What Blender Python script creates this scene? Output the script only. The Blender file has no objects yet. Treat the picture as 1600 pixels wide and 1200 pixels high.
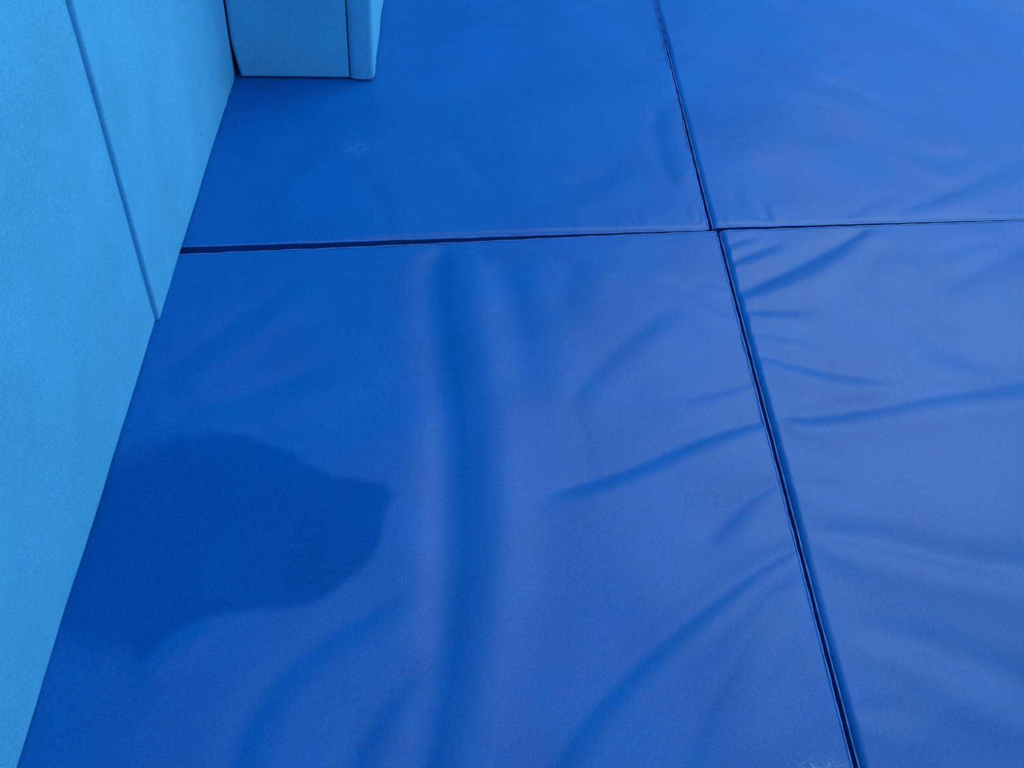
import bpy, math
import numpy as np
from mathutils import Matrix, Vector

sc = bpy.context.scene
C = sc.collection
T = 0.06                                   # thickness of the floor mats
CAM_H = 1.5 + T
FPX = 1497.0                               # focal length in pixels of the 1600 px frame

# ------------------------------------------------------------------ camera
_d1 = np.array([-150, 1345, FPX]); _d1 /= np.linalg.norm(_d1)          # straight down, seen by the camera
_d2 = np.array([-64, -1673, FPX]); _d2 -= _d2.dot(_d1)*_d1; _d2 /= np.linalg.norm(_d2)
_Z = -_d1; _Y = _d2; _X = np.cross(_Y, _Z)
R = np.array([_X, _Y, _Z])                 # camera (right, down, forward) -> world
cam = bpy.data.cameras.new('camera'); cam_o = bpy.data.objects.new('camera', cam); C.objects.link(cam_o)
m = Matrix.Identity(4)
for i in range(3):
    m[i][0] = R[i][0]; m[i][1] = -R[i][1]; m[i][2] = -R[i][2]
m[2][3] = CAM_H
cam_o.matrix_world = m
cam.sensor_fit = 'HORIZONTAL'; cam.sensor_width = 36.0; cam.lens = 36.0*FPX/1600.0
cam.clip_start = 0.02; cam.clip_end = 100
sc.camera = cam_o
sc.view_settings.view_transform = 'Standard'; sc.view_settings.look = 'None'
sc.view_settings.gamma = 1.0; sc.view_settings.use_curve_mapping = False
sc.view_settings.exposure = 0.35

# ------------------------------------------------------------------ world: soft daylight of a bright hall, strongest overhead and to the right
w = bpy.data.worlds.new('world'); sc.world = w; w.use_nodes = True
nt = w.node_tree; nt.nodes.clear()
def N(t, nt=nt, **k):
    n = nt.nodes.new(t)
    for a, b in k.items(): setattr(n, a, b)
    return n
tc = N('ShaderNodeTexCoord'); sp = N('ShaderNodeSeparateXYZ')
nt.links.new(tc.outputs['Generated'], sp.inputs[0])
cr = N('ShaderNodeValToRGB'); nt.links.new(sp.outputs['Z'], cr.inputs['Fac'])      # added pale band at the horizon brightens the pads, blue padding above, white roof overhead
e = cr.color_ramp.elements
e[0].position = 0.0; e[0].color = (0.6, 0.9, 1.1, 1)
e[1].position = 1.0; e[1].color = (0.88, 0.95, 0.97, 1)
q = e.new(0.15); q.color = (0.6, 0.9, 1.1, 1)
q = e.new(0.45); q.color = (0.10, 0.33, 0.70, 1)
q = e.new(0.74); q.color = (0.66, 0.80, 0.92, 1)
mx = N('ShaderNodeMapRange'); mx.interpolation_type = 'SMOOTHSTEP'
mx.inputs['From Min'].default_value = -0.15; mx.inputs['From Max'].default_value = 0.7
mx.inputs['To Min'].default_value = 0.05; mx.inputs['To Max'].default_value = 0.88
nt.links.new(sp.outputs['X'], mx.inputs['Value'])
bg = N('ShaderNodeBackground')
nt.links.new(cr.outputs['Color'], bg.inputs['Color'])
ou = N('ShaderNodeOutputWorld')
mq = N('ShaderNodeMapRange'); mq.interpolation_type = 'SMOOTHSTEP'
mq.inputs['From Min'].default_value = 0.70; mq.inputs['From Max'].default_value = 0.97
mq.inputs['To Min'].default_value = 0.0; mq.inputs['To Max'].default_value = 1.15
nt.links.new(sp.outputs['Z'], mq.inputs['Value'])
mw = N('ShaderNodeMath', operation='MAXIMUM')
nt.links.new(mx.outputs[0], mw.inputs[0]); nt.links.new(mq.outputs[0], mw.inputs[1])
nt.links.new(mw.outputs[0], bg.inputs['Strength']); nt.links.new(bg.outputs[0], ou.inputs[0])

# the roof light of the hall, ahead and to the right
def area(name, loc, target, sx, sy, power, col=(1, 1, 1)):
    l = bpy.data.lights.new(name, 'AREA'); l.shape = 'RECTANGLE'; l.size = sx; l.size_y = sy
    l.energy = power; l.color = col
    o = bpy.data.objects.new(name, l); C.objects.link(o); o.location = loc
    o.rotation_euler = (Vector(target)-Vector(loc)).to_track_quat('-Z', 'Y').to_euler()
    return o
area('roof_daylight', (3.3, 4.4, 3.8), (3.1, 4.1, 0.0), 3.6, 4.2, 168, (0.84, 1.0, 1.0))

# ------------------------------------------------------------------ helpers
def P(px, py, z=T):
    """point of the photograph -> point on the plane z of the place"""
    r = R @ np.array([px-800.0, py-600.0, FPX]); return (r[:2]*((CAM_H-z)/-r[2]))

def mat(name, base, rough, spec, sheen=0.0, grain=0.0006, grain_scale=900, dark_reflection=None):
    mt = bpy.data.materials.new(name); mt.use_nodes = True
    t = mt.node_tree; b = t.nodes['Principled BSDF']
    b.inputs['Base Color'].default_value = (*base, 1); b.inputs['Roughness'].default_value = rough
    b.inputs['Specular IOR Level'].default_value = spec
    b.inputs['Sheen Weight'].default_value = sheen
    tcn = N('ShaderNodeTexCoord', t)
    no = N('ShaderNodeTexNoise', t); no.inputs['Scale'].default_value = grain_scale; no.inputs['Detail'].default_value = 3
    t.links.new(tcn.outputs['Object'], no.inputs['Vector'])
    bu = N('ShaderNodeBump', t); bu.inputs['Distance'].default_value = grain; bu.inputs['Strength'].default_value = 0.6
    t.links.new(no.outputs['Fac'], bu.inputs['Height']); t.links.new(bu.outputs[0], b.inputs['Normal'])
    # cloudy variation of the cloth colour
    n2 = N('ShaderNodeTexNoise', t); n2.inputs['Scale'].default_value = 5.0; n2.inputs['Detail'].default_value = 5
    t.links.new(tcn.outputs['Object'], n2.inputs['Vector'])
    r2 = N('ShaderNodeMapRange', t); r2.inputs['From Min'].default_value = 0.3; r2.inputs['From Max'].default_value = 0.7
    r2.inputs['To Min'].default_value = 0.93; r2.inputs['To Max'].default_value = 1.07
    t.links.new(n2.outputs['Fac'], r2.inputs['Value'])
    n3 = N('ShaderNodeTexNoise', t); n3.inputs['Scale'].default_value = 300.0; n3.inputs['Detail'].default_value = 2
    t.links.new(tcn.outputs['Object'], n3.inputs['Vector'])
    r3 = N('ShaderNodeMapRange', t); r3.inputs['From Min'].default_value = 0.33; r3.inputs['From Max'].default_value = 0.67
    r3.inputs['To Min'].default_value = 0.87; r3.inputs['To Max'].default_value = 1.13
    t.links.new(n3.outputs['Fac'], r3.inputs['Value'])
    m1 = N('ShaderNodeMath', t, operation='MULTIPLY'); t.links.new(r2.outputs[0], m1.inputs[0]); t.links.new(r3.outputs[0], m1.inputs[1])
    vm = N('ShaderNodeVectorMath', t, operation='SCALE'); vm.inputs[0].default_value = base
    t.links.new(m1.outputs[0], vm.inputs['Scale'])
    t.links.new(vm.outputs[0], b.inputs['Base Color'])
    if dark_reflection:   # dark wall reflection painted into colour and specular, plus scuffs (from the 'wear' attribute)
        at = N('ShaderNodeAttribute', t, attribute_name='reflection_wear')
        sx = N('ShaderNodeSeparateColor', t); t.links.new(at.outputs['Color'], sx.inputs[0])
        rr = N('ShaderNodeMapRange', t); rr.inputs['To Min'].default_value = spec; rr.inputs['To Max'].default_value = dark_reflection[0]
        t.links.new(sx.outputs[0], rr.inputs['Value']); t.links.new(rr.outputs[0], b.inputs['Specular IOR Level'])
        # scuffs: pale scratches broken up by noise
        n4 = N('ShaderNodeTexNoise', t); n4.inputs['Scale'].default_value = 90.0; n4.inputs['Detail'].default_value = 6; n4.inputs['Distortion'].default_value = 2.0
        t.links.new(tcn.outputs['Object'], n4.inputs['Vector'])
        r4 = N('ShaderNodeMapRange', t); r4.inputs['From Min'].default_value = 0.45; r4.inputs['From Max'].default_value = 0.75
        t.links.new(n4.outputs['Fac'], r4.inputs['Value'])
        m4 = N('ShaderNodeMath', t, operation='MULTIPLY'); t.links.new(r4.outputs[0], m4.inputs[0]); t.links.new(sx.outputs[1], m4.inputs[1])
        mi = N('ShaderNodeMixRGB', t); t.links.new(m4.outputs[0], mi.inputs['Fac']); t.links.new(vm.outputs[0], mi.inputs['Color1'])
        mi.inputs['Color2'].default_value = (0.16, 0.32, 0.62, 1)
        m5 = N('ShaderNodeMixRGB', t, blend_type='MULTIPLY'); m5.inputs['Color2'].default_value = dark_reflection[1] + (1,)  # darkens the base colour where the wall reflection is painted
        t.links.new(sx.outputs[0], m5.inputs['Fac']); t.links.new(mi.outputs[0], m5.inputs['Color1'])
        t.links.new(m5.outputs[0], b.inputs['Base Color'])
    return mt

M_MAT = mat('royal_blue_vinyl', (0.0008, 0.098, 0.41), 0.29, 0.17, grain=0.0004, dark_reflection=(0.02, (0.5, 0.76, 0.84)))
M_PIPE = mat('royal_blue_piping', (0.01, 0.15, 0.58), 0.35, 0.6)
M_PAD = mat('sky_blue_padding', (0.075, 0.43, 0.74), 0.62, 0.15, sheen=0.0, grain=0.0012, grain_scale=420)
M_UNDER = mat('dark_underside', (0.012, 0.016, 0.016), 0.8, 0.2)
M_WALL = mat('grey_wall_paint', (0.35, 0.36, 0.36), 0.8, 0.2)
M_FLOOR = mat('dark_floor', (0.03, 0.035, 0.04), 0.8, 0.2)

def put(o, name=None, label=None, cat=None, group=None, kind=None):
    if label: o['label'] = label
    if cat: o['category'] = cat
    if group: o['group'] = group
    if kind: o['kind'] = kind
    return o

def link(name, verts, faces, material, parent=None, smooth=True):
    me = bpy.data.meshes.new(name); me.from_pydata([tuple(v) for v in verts], [], faces)
    me.materials.append(material)
    if smooth: me.polygons.foreach_set('use_smooth', [True]*len(me.polygons))
    me.update(); me.validate()
    o = bpy.data.objects.new(name, me); C.objects.link(o)
    if parent: o.parent = parent
    return o

def box(name, a, b, material, kind=None):
    (x0, y0, z0), (x1, y1, z1) = a, b
    v = [(x0,y0,z0),(x1,y0,z0),(x1,y1,z0),(x0,y1,z0),(x0,y0,z1),(x1,y0,z1),(x1,y1,z1),(x0,y1,z1)]
    f = [(0,3,2,1),(4,5,6,7),(0,1,5,4),(1,2,6,5),(2,3,7,6),(3,0,4,7)]
    o = link(name, v, f, material, smooth=False)
    if kind: o['kind'] = kind
    return o

def lines(L, step, r):
    """grid positions 0..1 along an edge of length L: fine within r of both ends"""
    e = r*(np.linspace(0, 1, 13)**1.35)
    n = max(2, int((L-2*r)/step))
    mid = np.linspace(r, L-r, n+1)
    return np.unique(np.concatenate([e, mid, L-e]))/L

def cushion(name, corners, o3, ux, uy, n, thick, roll, disp, material, parent, step=0.006, reflection_wear=None):
    """a padded slab. corners: 4 points (a,b) in the plane, counter-clockwise; o3 + a*ux + b*uy + h*n.
    roll: for each edge (01,12,23,30) the width and the drop of its rounding."""
    c = np.array(corners, float); ux, uy, n, o3 = map(lambda q: np.array(q, float), (ux, uy, n, o3))
    L1 = np.linalg.norm(c[1]-c[0]); L2 = np.linalg.norm(c[3]-c[0])
    rmax = max(r_[0] for r_ in roll)
    us = lines(L1, step, rmax); vs = lines(L2, step, rmax)
    U, V = np.meshgrid(us, vs)
    p = ((1-U)*(1-V))[..., None]*c[0] + (U*(1-V))[..., None]*c[1] + (U*V)[..., None]*c[2] + ((1-U)*V)[..., None]*c[3]
    h = disp(p[..., 0], p[..., 1]) if disp else np.zeros(U.shape)
    for k in range(4):
        a, b = c[k], c[(k+1) % 4]; d = (b-a)/np.linalg.norm(b-a)
        dist = -d[1]*(p[..., 0]-a[0]) + d[0]*(p[..., 1]-a[1])
        wd, dr = roll[k]
        if callable(wd): pass
        s = np.clip(1-dist/wd, 0, 1)
        h = h*(1-0.75*s**2) - dr*(0.35*s**2 + 0.65*(1-np.sqrt(np.clip(1-s*s, 0, 1))))
    top = o3 + p[..., 0:1]*ux + p[..., 1:2]*uy + h[..., None]*n
    nv, nu = U.shape
    verts = list(top.reshape(-1, 3)); idx = np.arange(nu*nv).reshape(nv, nu)
    faces = []
    for j in range(nv-1):
        A = idx[j]; B = idx[j+1]
        faces += [(int(A[i]), int(A[i+1]), int(B[i+1]), int(B[i])) for i in range(nu-1)]
    ring = list(idx[0, :]) + list(idx[1:, -1]) + list(idx[-1, -2::-1]) + list(idx[-2:0:-1, 0])
    ring = [int(i) for i in ring]
    cen = c.mean(0); prev = ring
    rim2 = np.array([p.reshape(-1, 2)[i] for i in ring]); rimh = np.array([h.reshape(-1)[i] for i in ring])
    for fr, bul in ((0.06, 0.0), (0.35, 0.0015), (0.7, 0.001), (1.0, -0.002)):
        q = rim2 + bul*(rim2-cen)/np.linalg.norm(rim2-cen, axis=1)[:, None]
        hh = rimh*(1-fr) - thick*fr
        base = len(verts)
        verts += list(o3 + q[:, 0:1]*ux + q[:, 1:2]*uy + hh[:, None]*n)
        cur = list(range(base, base+len(ring)))
        for i in range(len(ring)):
            j = (i+1) % len(ring); faces.append((prev[i], cur[i], cur[j], prev[j]))
        prev = cur
    faces.append(tuple(reversed(prev)))
    o = link(name, verts, faces, material, parent)
    if reflection_wear:
        at = o.data.color_attributes.new('reflection_wear', 'FLOAT_COLOR', 'POINT')
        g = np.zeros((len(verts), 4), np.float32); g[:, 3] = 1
        w0, w1 = reflection_wear(p[..., 0], p[..., 1]); g[:nu*nv, 0] = w0.reshape(-1); g[:nu*nv, 1] = w1.reshape(-1)
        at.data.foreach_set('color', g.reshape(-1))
    rimpts = np.array([verts[i] for i in ring])
    return o, rimpts

def tube(name, pts, r, material, parent, closed=True, seg=6):
    pts = np.array(pts); n = len(pts)
    # resample evenly
    q = np.vstack([pts, pts[:1]]) if closed else pts
    s = np.concatenate([[0], np.cumsum(np.linalg.norm(np.diff(q, axis=0), axis=1))])
    k = int(s[-1]/0.008); t = np.linspace(0, s[-1], k, endpoint=not closed)
    pts = np.stack([np.interp(t, s, q[:, i]) for i in range(3)], 1); n = len(pts)
    tg = np.roll(pts, -1, 0)-np.roll(pts, 1, 0) if closed else np.gradient(pts, axis=0)
    tg /= np.linalg.norm(tg, axis=1)[:, None]+1e-9
    up = np.array([0, 0, 1.0]); a = np.cross(tg, up); la = np.linalg.norm(a, axis=1)
    a[la < 1e-3] = (1, 0, 0); a /= np.linalg.norm(a, axis=1)[:, None]; b = np.cross(a, tg)
    verts = []; faces = []
    for i in range(n):
        rr = r*(1+0.18*math.sin(i*0.7)+0.12*math.sin(i*1.9+1))
        for j in range(seg):
            an = 2*math.pi*j/seg; verts.append(pts[i]+rr*(math.cos(an)*a[i]+math.sin(an)*b[i]))
    for i in range(n if closed else n-1):
        i2 = (i+1) % n
        for j in range(seg):
            j2 = (j+1) % seg; faces.append((i*seg+j, i2*seg+j, i2*seg+j2, i*seg+j2))
    return link(name, verts, faces, material, parent)

def vnoise(x, y, f, seed):
    """smooth value noise"""
    rs = np.random.RandomState(seed); g = rs.rand(64, 64)*2-1
    X = x*f+31.3; Y = y*f+17.7; xi = np.floor(X).astype(int); yi = np.floor(Y).astype(int)
    fx = X-xi; fy = Y-yi; fx = fx*fx*(3-2*fx); fy = fy*fy*(3-2*fy)
    G = lambda i, j: g[(yi+j) % 64, (xi+i) % 64]
    return (G(0,0)*(1-fx)+G(1,0)*fx)*(1-fy)+(G(0,1)*(1-fx)+G(1,1)*fx)*fy

# ------------------------------------------------------------------ creases of the vinyl
# each: slope strength, half width in pixels of the photograph at each point, the run of its steep flank; fade at start, end (fractions)
def crease(k, pts, fade=(0.15, 0.25), sharp=1.0):
    return (k, pts, fade, sharp)
NEAR_LEFT = [
    crease(0.16, [(712,372,10),(700,420,24),(706,500,28),(720,600,30),(731,700,33),(734,850,36),(722,1000,32),(700,1120,32),(680,1240,32)], (0.06, 0.02)),
    crease(0.05, [(795,390,22),(815,450,26),(840,540,30),(850,640,30)], (0.2, 0.5)),
    crease(0.12, [(1218,655,7),(1150,675,12),(1080,700,15),(1000,735,16),(920,762,16),(850,782,14),(815,795,12)], (0.05, 0.25)),
    crease(0.07, [(1183,598,5),(1140,612,9),(1080,626,12),(1010,632,14)], (0.05, 0.6)),
    crease(0.035, [(1100,480,14),(1040,500,16),(985,545,18),(935,590,18),(905,640,16),(902,690,14)], (0.3, 0.3)),
    crease(0.018, [(905,640,8),(925,700,8),(932,770,8)], (0.2, 0.4)),
    crease(0.15, [(1262,855,7),(1200,890,15),(1130,945,20),(1060,1000,22),(990,1065,24),(930,1130,26),(870,1220,28)], (0.04, 0.05)),
    crease(0.10, [(1235,750,7),(1180,785,14),(1130,840,22),(1095,900,24)], (0.05, 0.5)),
    crease(0.10, [(1258,905,6),(1205,965,18),(1160,1040,24),(1120,1120,26),(1085,1220,28)], (0.1, 0.1)),
    crease(0.05, [(1280,990,8),(1250,1060,20),(1180,1150,26),(1150,1220,26)], (0.2, 0.1)),
    crease(0.12, [(500,430,16),(420,480,18),(330,545,20),(250,600,20)], (0.3, 0.1)),
    crease(0.09, [(560,560,18),(470,600,22),(360,640,22),(250,670,22)], (0.4, 0.1)),
    crease(0.09, [(665,905,14),(600,960,22),(520,1010,24),(450,1070,26),(400,1150,28),(380,1220,28)], (0.25, 0.05)),
    crease(0.10, [(700,1020,12),(640,1080,22),(590,1150,26),(560,1220,26)], (0.3, 0.05)),
    crease(0.12, [(340,970,14),(250,1010,22),(180,1060,26)], (0.3, 0.3)),
    crease(0.06, [(1148,500,5),(1110,480,10),(1060,455,14),(1010,440,16)], (0.05, 0.5)),
    crease(0.05, [(1140,455,4),(1115,448,7),(1085,440,9)], (0.05, 0.5)),
    crease(0.05, [(1170,555,4),(1140,535,8),(1090,505,12)], (0.05, 0.5)),
    crease(0.04, [(942,900,4),(950,935,4),(962,965,4)], (0.3, 0.3)),
    crease(0.06, [(722,386,6),(735,410,8),(752,440,12)], (0.1, 0.6)),
    crease(0.035, [(905,400,20),(900,470,26),(870,540,28)], (0.2, 0.6)),
]
NEAR_RIGHT = [
    crease(0.12, [(1150,466,4),(1185,452,9),(1240,430,12),(1295,402,12),(1340,374,8),(1370,352,5)], (0.06, 0.1)),
    crease(0.09, [(1138,418,3),(1160,408,6),(1195,395,8),(1240,378,8)], (0.05, 0.5)),
    crease(0.07, [(1132,392,3),(1160,380,5),(1200,374,6)], (0.05, 0.5)),
    crease(0.08, [(1162,490,4),(1200,491,8),(1250,490,9),(1310,482,9)], (0.05, 0.6)),
    crease(0.06, [(1172,522,4),(1220,530,8),(1290,540,9)], (0.05, 0.6)),
    crease(0.09, [(1184,556,4),(1240,575,9),(1310,592,11),(1390,602,12),(1470,604,12)], (0.05, 0.5)),
    crease(0.13, [(1208,653,5),(1270,659,11),(1360,648,13),(1450,632,13),(1540,620,14),(1640,606,16),(1760,590,18)], (0.05, 0.05)),
    crease(0.06, [(1640,380,14),(1560,420,16),(1500,455,16),(1450,490,14)], (0.1, 0.4)),
    crease(0.04, [(1430,500,12),(1450,545,16),(1520,580,20),(1640,600,22)], (0.4, 0.4)),
    crease(0.09, [(1258,838,5),(1330,852,15),(1420,872,18),(1510,893,18),(1600,905,18),(1720,915,18)], (0.08, 0.1)),
    crease(0.08, [(1300,985,14),(1390,1010,20),(1470,1040,24),(1550,1075,24),(1640,1110,24),(1740,1150,24)], (0.3, 0.1)),
    crease(0.05, [(1240,762,5),(1290,775,12),(1360,785,14)], (0.05, 0.6)),
    crease(0.04, [(1228,712,4),(1270,720,9),(1330,722,12)], (0.05, 0.6)),
    crease(0.04, [(1330,1120,8),(1400,1130,18),(1500,1160,20)], (0.1, 0.6)),
    crease(0.035, [(1380,470,12),(1370,420,14),(1400,385,14)], (0.4, 0.3)),
    crease(0.04, [(1350,1050,14),(1420,1090,18),(1500,1130,22)], (0.3, 0.4)),
    crease(0.04, [(1560,380,8),(1500,400,10),(1440,425,10)], (0.1, 0.5)),
]
FAR_LEFT = [
    crease(0.05, [(970,-10,6),(920,20,9),(850,48,12),(770,70,12),(680,78,12)], (0.1, 0.4)),
    crease(0.035, [(800,0,12),(740,30,14),(680,40,14)], (0.3, 0.4)),
    crease(0.06, [(1062,300,8),(1046,250,14),(1036,200,14),(1045,150,10)], (0.15, 0.3)),
    crease(0.06, [(1052,92,4),(1030,96,7),(990,92,9)], (0.05, 0.6)),
    crease(0.04, [(780,330,10),(740,280,14),(690,230,16),(640,190,16)], (0.3, 0.5)),
    crease(0.04, [(620,362,8),(600,310,14),(575,260,16)], (0.1, 0.5)),
    crease(0.06, [(1083,346,4),(1076,330,5),(1070,318,6)], (0.05, 0.6)),
    crease(0.07, [(1008,352,4),(1000,343,4),(992,336,5)], (0.05, 0.6)),
    crease(0.08, [(1096,347,3),(1094,338,3),(1090,330,4)], (0.05, 0.6)),
    crease(0.04, [(905,358,5),(890,342,8),(885,322,9)], (0.05, 0.6)),
    crease(0.04, [(670,366,5),(655,350,8),(640,330,9)], (0.05, 0.6)),
    crease(0.03, [(1000,250,16),(940,290,20),(860,310,20)], (0.4, 0.4)),
]
FAR_RIGHT = [
    crease(0.035, [(1040,90,6),(1120,90,12),(1200,110,14),(1290,140,14),(1400,180,16),(1470,220,18)], (0.1, 0.5)),
    crease(0.03, [(1180,60,12),(1300,100,14),(1420,150,14)], (0.4, 0.5)),
    crease(0.07, [(1400,340,6),(1450,322,12),(1520,296,16),(1590,268,18),(1680,230,20)], (0.1, 0.1)),
    crease(0.10, [(1206,347,4),(1203,336,6),(1196,322,7),(1180,305,8)], (0.05, 0.6)),
    crease(0.05, [(1190,342,5),(1165,322,8),(1140,290,10)], (0.1, 0.6)),
    crease(0.09, [(1133,350,2.5),(1132,343,3),(1128,336,4)], (0.05, 0.6)),
    crease(0.04, [(1320,345,6),(1360,325,10),(1420,300,12)], (0.1, 0.6)),
    crease(0.03, [(1400,240,14),(1470,260,18),(1560,250,18)], (0.4, 0.4)),
]
wide = lambda L, f, g: [(k*g, [(a, b, c*f) for a, b, c in p_], fd, sh) for k, p_, fd, sh in L]
ALL = {'nl': NEAR_LEFT, 'nr': wide(NEAR_RIGHT, 1.35, 1.1), 'fl': FAR_LEFT, 'fr': FAR_RIGHT}

def densify(a, n=7):
    """Catmull-Rom through the given stations"""
    a = np.array(a, float); q = np.vstack([2*a[0]-a[1], a, 2*a[-1]-a[-2]]); out = []
    for i in range(1, len(q)-2):
        for t in np.linspace(0, 1, n, endpoint=False):
            p0, p1, p2, p3 = q[i-1], q[i], q[i+1], q[i+2]
            out.append(0.5*((2*p1)+(-p0+p2)*t+(2*p0-5*p1+4*p2-p3)*t*t+(-p0+3*p1-3*p2+p3)*t**3))
    out.append(q[-2]); return np.array(out)

def creases(x, y, strokes):
    h = np.zeros_like(x)
    for k, pts, fade, sharp in strokes:
        if pts[-1][1] >= 1195:                   # run on past the lower edge
            e1, e2 = pts[-2], pts[-1]; pts = pts + [(2*e2[0]-e1[0], 2*e2[1]-e1[1], e2[2])]
        if pts[-1][0] > 1600:                    # die out beyond the right edge
            for _ in range(3):
                e1, e2 = pts[-2], pts[-1]; pts = pts + [(2*e2[0]-e1[0], 2*e2[1]-e1[1], e2[2])]
            fade = (fade[0]*0.6, 0.4)
        d = densify([(*P(a, b), P(a+c, b)[0]-P(a-c, b)[0]) for a, b, c in pts])
        xy = d[:, :2]; wid = np.maximum(d[:, 2]*0.5, 0.003)
        seg = np.linalg.norm(np.diff(xy, axis=0), axis=1); s = np.concatenate([[0], np.cumsum(seg)])
        mg = wid.max()*6
        bb = (x > xy[:, 0].min()-mg) & (x < xy[:, 0].max()+mg) & (y > xy[:, 1].min()-mg) & (y < xy[:, 1].max()+mg)
        if not bb.any(): continue
        X = x[bb]; Y = y[bb]; best = np.full(X.shape, 1e9); sd = np.zeros(X.shape); tt = np.zeros(X.shape); over = np.zeros(X.shape)
        for i in range(len(xy)-1):
            a = xy[i]; v = xy[i+1]-a; L = seg[i]; v = v/L
            nrm = np.array([v[1], -v[0]])
            chord = xy[-1]-xy[0]; cn = np.array([chord[1], -chord[0]])
            if cn.dot((0.55, -1.0)) < 0: nrm = -nrm
            rx = X-a[0]; ry = Y-a[1]; t = rx*v[0]+ry*v[1]; tcl = np.clip(t, 0, L)
            dx = rx-tcl*v[0]; dy = ry-tcl*v[1]; dd = np.hypot(dx, dy); m_ = dd < best
            best[m_] = dd[m_]; sd[m_] = (rx*nrm[0]+ry*nrm[1])[m_]; tt[m_] = (s[i]+tcl)[m_]
            over[m_] = np.abs(t-tcl)[m_]
        f = tt/s[-1]; W = np.interp(tt, s, wid)
        env = np.clip(f/max(fade[0], 1e-3), 0, 1); env = env*env*(3-2*env)
        e2 = np.clip((1-f)/max(fade[1], 1e-3), 0, 1); env = env*e2*e2*(3-2*e2)
        env = env*np.exp(-(over/W)**2)
        q = sd/W; q = np.where(q > 0, q/1.35, q)          # gentler on the side towards the camera
        h[bb] += k*W*q*np.exp(-0.5*q*q)*env*2.15
    return h

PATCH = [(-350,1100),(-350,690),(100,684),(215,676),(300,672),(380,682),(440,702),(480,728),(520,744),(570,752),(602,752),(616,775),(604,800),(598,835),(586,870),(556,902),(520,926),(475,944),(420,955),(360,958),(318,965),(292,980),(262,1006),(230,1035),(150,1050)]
PATCH_W = np.array([P(a, b) for a, b in PATCH])  # outline of the dark wall reflection painted on the near-left mat
def poly_sd(x, y, poly):
    d = np.full(x.shape, 1e9); ins = np.zeros(x.shape, bool); n = len(poly)
    for i in range(n):
        a = poly[i]; b = poly[(i+1) % n]; v = b-a; L2 = v.dot(v)
        t = np.clip(((x-a[0])*v[0]+(y-a[1])*v[1])/L2, 0, 1)
        d = np.minimum(d, np.hypot(x-a[0]-t*v[0], y-a[1]-t*v[1]))
        c = ((a[1] > y) != (b[1] > y)) & (x < (b[0]-a[0])*(y-a[1])/(b[1]-a[1]+1e-12)+a[0]); ins ^= c
    return np.where(ins, d, -d)

def reflection_wear_near_left(x, y):
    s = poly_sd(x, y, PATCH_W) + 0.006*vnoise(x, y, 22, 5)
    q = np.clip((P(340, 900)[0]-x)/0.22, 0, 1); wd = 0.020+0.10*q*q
    a = np.clip(s/wd+0.5*(1-q), 0, 1); a = a*a*(3-2*a)  # mask of the painted reflection, softer towards the wall
    # ragged scuff by the bottom of the photograph
    c = P(1290, 1212); q = np.exp(-((x-c[0])/0.05)**2-((y-c[1])/0.022)**2)
    return a, np.clip(q*1.4, 0, 1)
def wear_far_left(x, y):
    c = P(562, 232); q = np.exp(-((x-c[0])/0.045)**2-((y-c[1])/0.035)**2)
    return np.zeros_like(x), 0.30*q
def wear_none(x, y):
    return np.zeros_like(x), np.zeros_like(x)

def disp_mat(key, seed):
    def f(x, y):
        h = creases(x, y, ALL[key])
        h += 0.0040*vnoise(x, y, 4.0, seed) + 0.0012*vnoise(x, y, 9.0, seed+1)
        h += 0.00012*vnoise(x, y, 45.0, seed+2)
        return h
    return f

# ------------------------------------------------------------------ the room behind the padding
WX = -0.612                                    # face of the padding on the left wall
box('floor', (-0.9, -1.6, -0.05), (3.4, 5.6, 0.0), M_FLOOR, 'structure')
box('wall_left', (-0.80, -1.6, 0.0), (-0.682, 5.6, 1.75), M_WALL, 'structure')

# ------------------------------------------------------------------ four floor mats
def mat_thing(key, corners, roll, label, reflection_wear, seed):
    c = np.array(corners); o = bpy.data.objects.new('floor_mat', None); C.objects.link(o)
    o.location = (0, 0, 0); o.empty_display_size = 0.1
    put(o, label=label, cat='mat', group='blue floor mats laid edge to edge')
    cen = c.mean(0); o.location = (cen[0], cen[1], 0)
    cov, rim = cushion('cover', c, (0, 0, T), (1,0,0), (0,1,0), (0,0,1), T-0.001, roll, disp_mat(key, seed), M_MAT, None, step=0.0065, reflection_wear=reflection_wear)
    # the welt runs round the rim, a little outside the cover
    out = rim.copy(); d = rim[:, :2]-cen; 
    for i in range(len(rim)):
        out[i, :2] += 0.0012*d[i]/np.linalg.norm(d[i])
        out[i, 2] = rim[i, 2] + 0.0008 + 0.0005*math.sin(i*0.35)
    pip = tube('piping', out, 0.0018, M_PIPE, None)
    for ch in (cov, pip):
        ch.parent = o; ch.matrix_parent_inverse = Matrix.Translation((-cen[0], -cen[1], 0))
    return o

XL = -0.668
def pl(px, py): return tuple(P(px, py))
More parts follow.
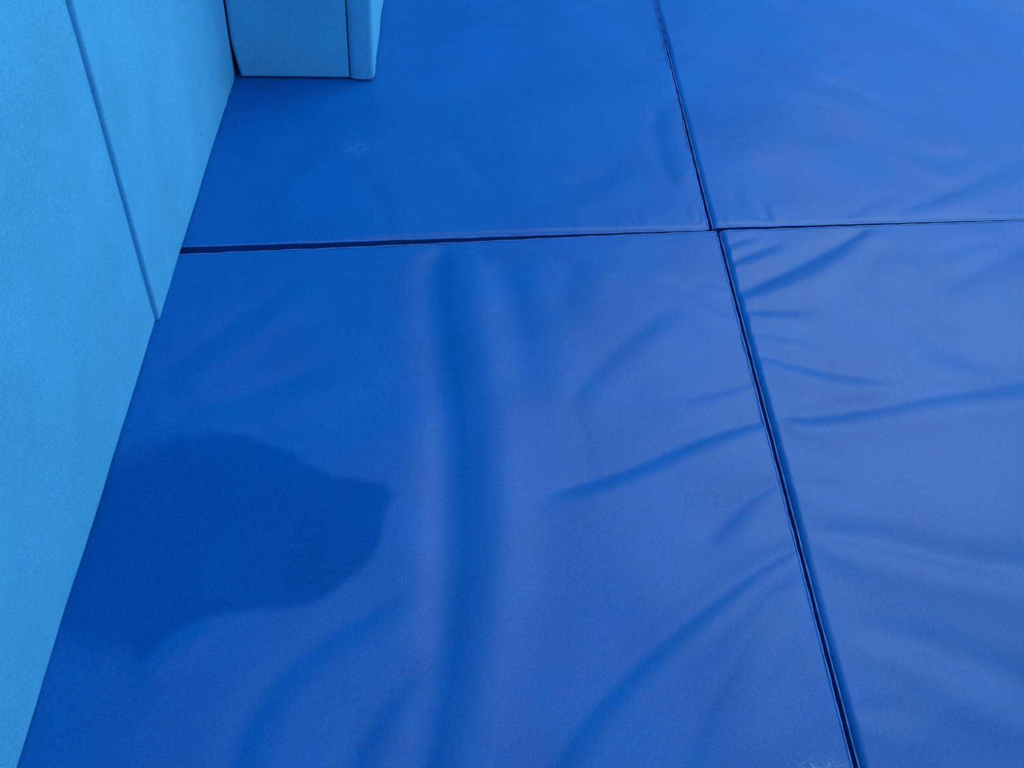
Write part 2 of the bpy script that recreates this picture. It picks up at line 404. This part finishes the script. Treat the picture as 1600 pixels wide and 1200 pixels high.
# corners counter-clockwise: near left, near right, far right, far left
def at_y(p, q, y):                              # extend the line p-q to the row y
    t = (y-p[1])/(q[1]-p[1]); return (p[0]+t*(q[0]-p[0]), y)
def at_x(p, q, x):
    t = (x-p[0])/(q[0]-p[0]); return (x, p[1]+t*(q[1]-p[1]))
Y0 = -0.35; Y1 = 4.1; XR = 2.9
nl_fr = pl(1118, 362); nl_fl = at_x(pl(287, 398.5), nl_fr, XL)
nl_nr = at_y(nl_fr, pl(1331, 1200), Y0); nl_nl = (XL, Y0)
nr_fl = pl(1126.5, 360.5); nr_fr = at_x(nr_fl, pl(1600, 344.5), XR)
nr_nl = at_y(nr_fl, pl(1347, 1200), Y0); nr_nr = (XR, Y0)
fl_nr = pl(1107, 357.5); fl_nl = at_x(pl(287, 383.5), fl_nr, XL)
fl_fr = at_y(fl_nr, pl(1021, 0), Y1); fl_fl = (XL, Y1)
fr_nl = pl(1115.5, 354); fr_nr = at_x(fr_nl, pl(1600, 341), XR)
fr_fl = at_y(fr_nl, pl(1026, 0), Y1); fr_fr = (XR, Y1)
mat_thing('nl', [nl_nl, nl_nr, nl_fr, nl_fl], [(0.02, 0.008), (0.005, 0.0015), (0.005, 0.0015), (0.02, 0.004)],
          'royal blue vinyl mat in front, painted dark reflection beside the light blue wall padding', reflection_wear_near_left, 11)
mat_thing('nr', [nr_nl, nr_nr, nr_fr, nr_fl], [(0.02, 0.008), (0.02, 0.008), (0.006, 0.003), (0.014, 0.010)],
          'royal blue vinyl mat at lower right, creased along its left seam', wear_none, 23)
mat_thing('fl', [fl_nl, fl_nr, fl_fr, fl_fl], [(0.020, 0.004), (0.005, 0.0015), (0.02, 0.008), (0.02, 0.004)],
          'royal blue vinyl mat reaching under the light blue padded pillar', wear_far_left, 37)
mat_thing('fr', [fr_nl, fr_nr, fr_fr, fr_fl], [(0.020, 0.004), (0.02, 0.008), (0.02, 0.008), (0.013, 0.009)],
          'smoother bright blue vinyl mat at upper right, farthest from the wall', wear_none, 41)

# ------------------------------------------------------------------ light blue padding
def pad_disp(seed, amp=0.0022, su=9.0, sv=1.2):
    def f(a, b):
        return amp*vnoise(a, b*sv/su, su, seed) + 0.0012*vnoise(a, b, 4.0, seed+3) + 0.00025*vnoise(a, b, 40, seed+5)
    return f
def far_pad_disp(a, b):
    h = pad_disp(61)(a, b)                        # upright puckers where the pad meets the pillar
    for c, wd, k in ((0.035, 0.012, 0.0035), (0.085, 0.014, 0.003), (0.15, 0.02, 0.0025)):
        cc = -ye + c + 0.008*np.sin(b*9+c*40) - 0.06*b
        h = h + k*np.exp(-((a-cc)/wd)**2)*np.exp(-(np.abs(b-0.25)/0.5)**2)
    return h
def pad_thing(corners, o3, ux, uy, n, th, roll, disp, label):
    o = bpy.data.objects.new('wall_pad', None); C.objects.link(o); put(o, label=label, cat='padding', group='light blue wall pads')
    c = np.array(corners); cen = c.mean(0); g = np.array(o3)+cen[0]*np.array(ux)+c[:, 1].min()*np.array(uy)
    o.location = tuple(g); o.empty_display_size = 0.1
    cov, rim = cushion('cover', c, o3, ux, uy, n, th, roll, disp, M_PAD, None, step=0.008)
    bk = np.array(n, float)*th
    lo = c.min(0)+0.008; hi = c.max(0)-0.008
    vs = []
    for off in (-0.0005, -0.0085):
        for a, b in ((lo[0], lo[1]), (hi[0], lo[1]), (hi[0], hi[1]), (lo[0], hi[1])):
            vs.append(np.array(o3)+a*np.array(ux)+b*np.array(uy)-bk+off*np.array(n))
    back = link('backing_board', vs, [(0,1,2,3),(7,6,5,4),(0,4,5,1),(1,5,6,2),(2,6,7,3),(3,7,4,0)], M_UNDER, None, smooth=False)
    for ch in (cov, back):
        ch.parent = o; ch.matrix_parent_inverse = Matrix.Translation(tuple(-g))
    return o
PZ = T+0.0015
ys = P(246, 502)[1]                              # the seam between the two pads of the left wall
ye = P(372, 122)[1]
# left wall faces +x: a runs away from the camera (-y direction so that it is counter-clockwise seen from the front)
pad_thing([(-ys+0.001, 0), (1.2, 0), (1.2, 1.55), (-ys+0.001, 1.55)], (WX-0.0015, 0, PZ), (0,-1,0), (0,0,1), (1,0,0), 0.06,
          [(0.010, 0.004), (0.02, 0.012), (0.02, 0.012), (0.004, 0.002)], pad_disp(51), 'light blue wall pad nearest the viewer, left of the slanting seam')
pad_thing([(-ye-0.035, 0), (-ys-0.001, 0), (-ys-0.001, 1.55), (-ye-0.035, 1.55)], (WX+0.0045, 0, PZ), (0,-1,0), (0,0,1), (1,0,0), 0.06,
          [(0.008, 0.003), (0.004, 0.002), (0.02, 0.012), (0.06, 0.010)], far_pad_disp, 'light blue wall pad between the slanting seam and the padded pillar')
# the pillar: a front pad and a side pad whose edge shows beside it
GZ = T+0.009
pf0 = P(376, 119.5, GZ); pf1 = P(547, 121.5, GZ); pf2 = P(584, 122, GZ)
x1 = pf1[0]; x2 = pf2[0]; yf = pf1[1]
box('wall_back', (-0.680, yf+0.075, T+0.012), (x1-0.004, 4.6, 1.75), M_UNDER, 'structure')
ufr = (pf1-pf0)/np.linalg.norm(pf1-pf0); wfr = np.linalg.norm(pf1-pf0)
fp = pad_thing([(-0.012, 0.0), (wfr-0.0015, 0), (wfr-0.0015, 1.55), (-0.012, 1.55)], (pf0[0], pf0[1], GZ), (ufr[0],ufr[1],0), (0,0,1), (ufr[1],-ufr[0],0), 0.055,
          [(0.006, 0.003), (0.006, 0.003), (0.02, 0.012), (0.010, 0.005)], pad_disp(71, 0.002, 5, 3), 'wide light blue front pad of the pillar, facing the viewer')
for v in next(ch for ch in fp.children if ch.name.startswith('cover')).data.vertices:            # its lower left corner is pulled in, leaving a dark notch by the wall pad
    z = v.co.z-GZ; a = (v.co.x-pf0[0])*ufr[0]+(v.co.y-pf0[1])*ufr[1]
    if z < 0.11 and a < 0.06: v.co.x += 0.014*(1-z/0.11)**1.3*(1-(a+0.012)/0.072)
pad_thing([(yf-0.003, 0), (4.5, 0), (4.5, 1.55), (yf-0.003, 1.55)], (x2, 0, GZ), (0,1,0), (0,0,1), (1,0,0), x2-x1-0.002,
          [(0.006, 0.003), (0.02, 0.012), (0.02, 0.012), (0.014, 0.009)], pad_disp(81), 'narrow edge of the light blue pad on the right side of the pillar')
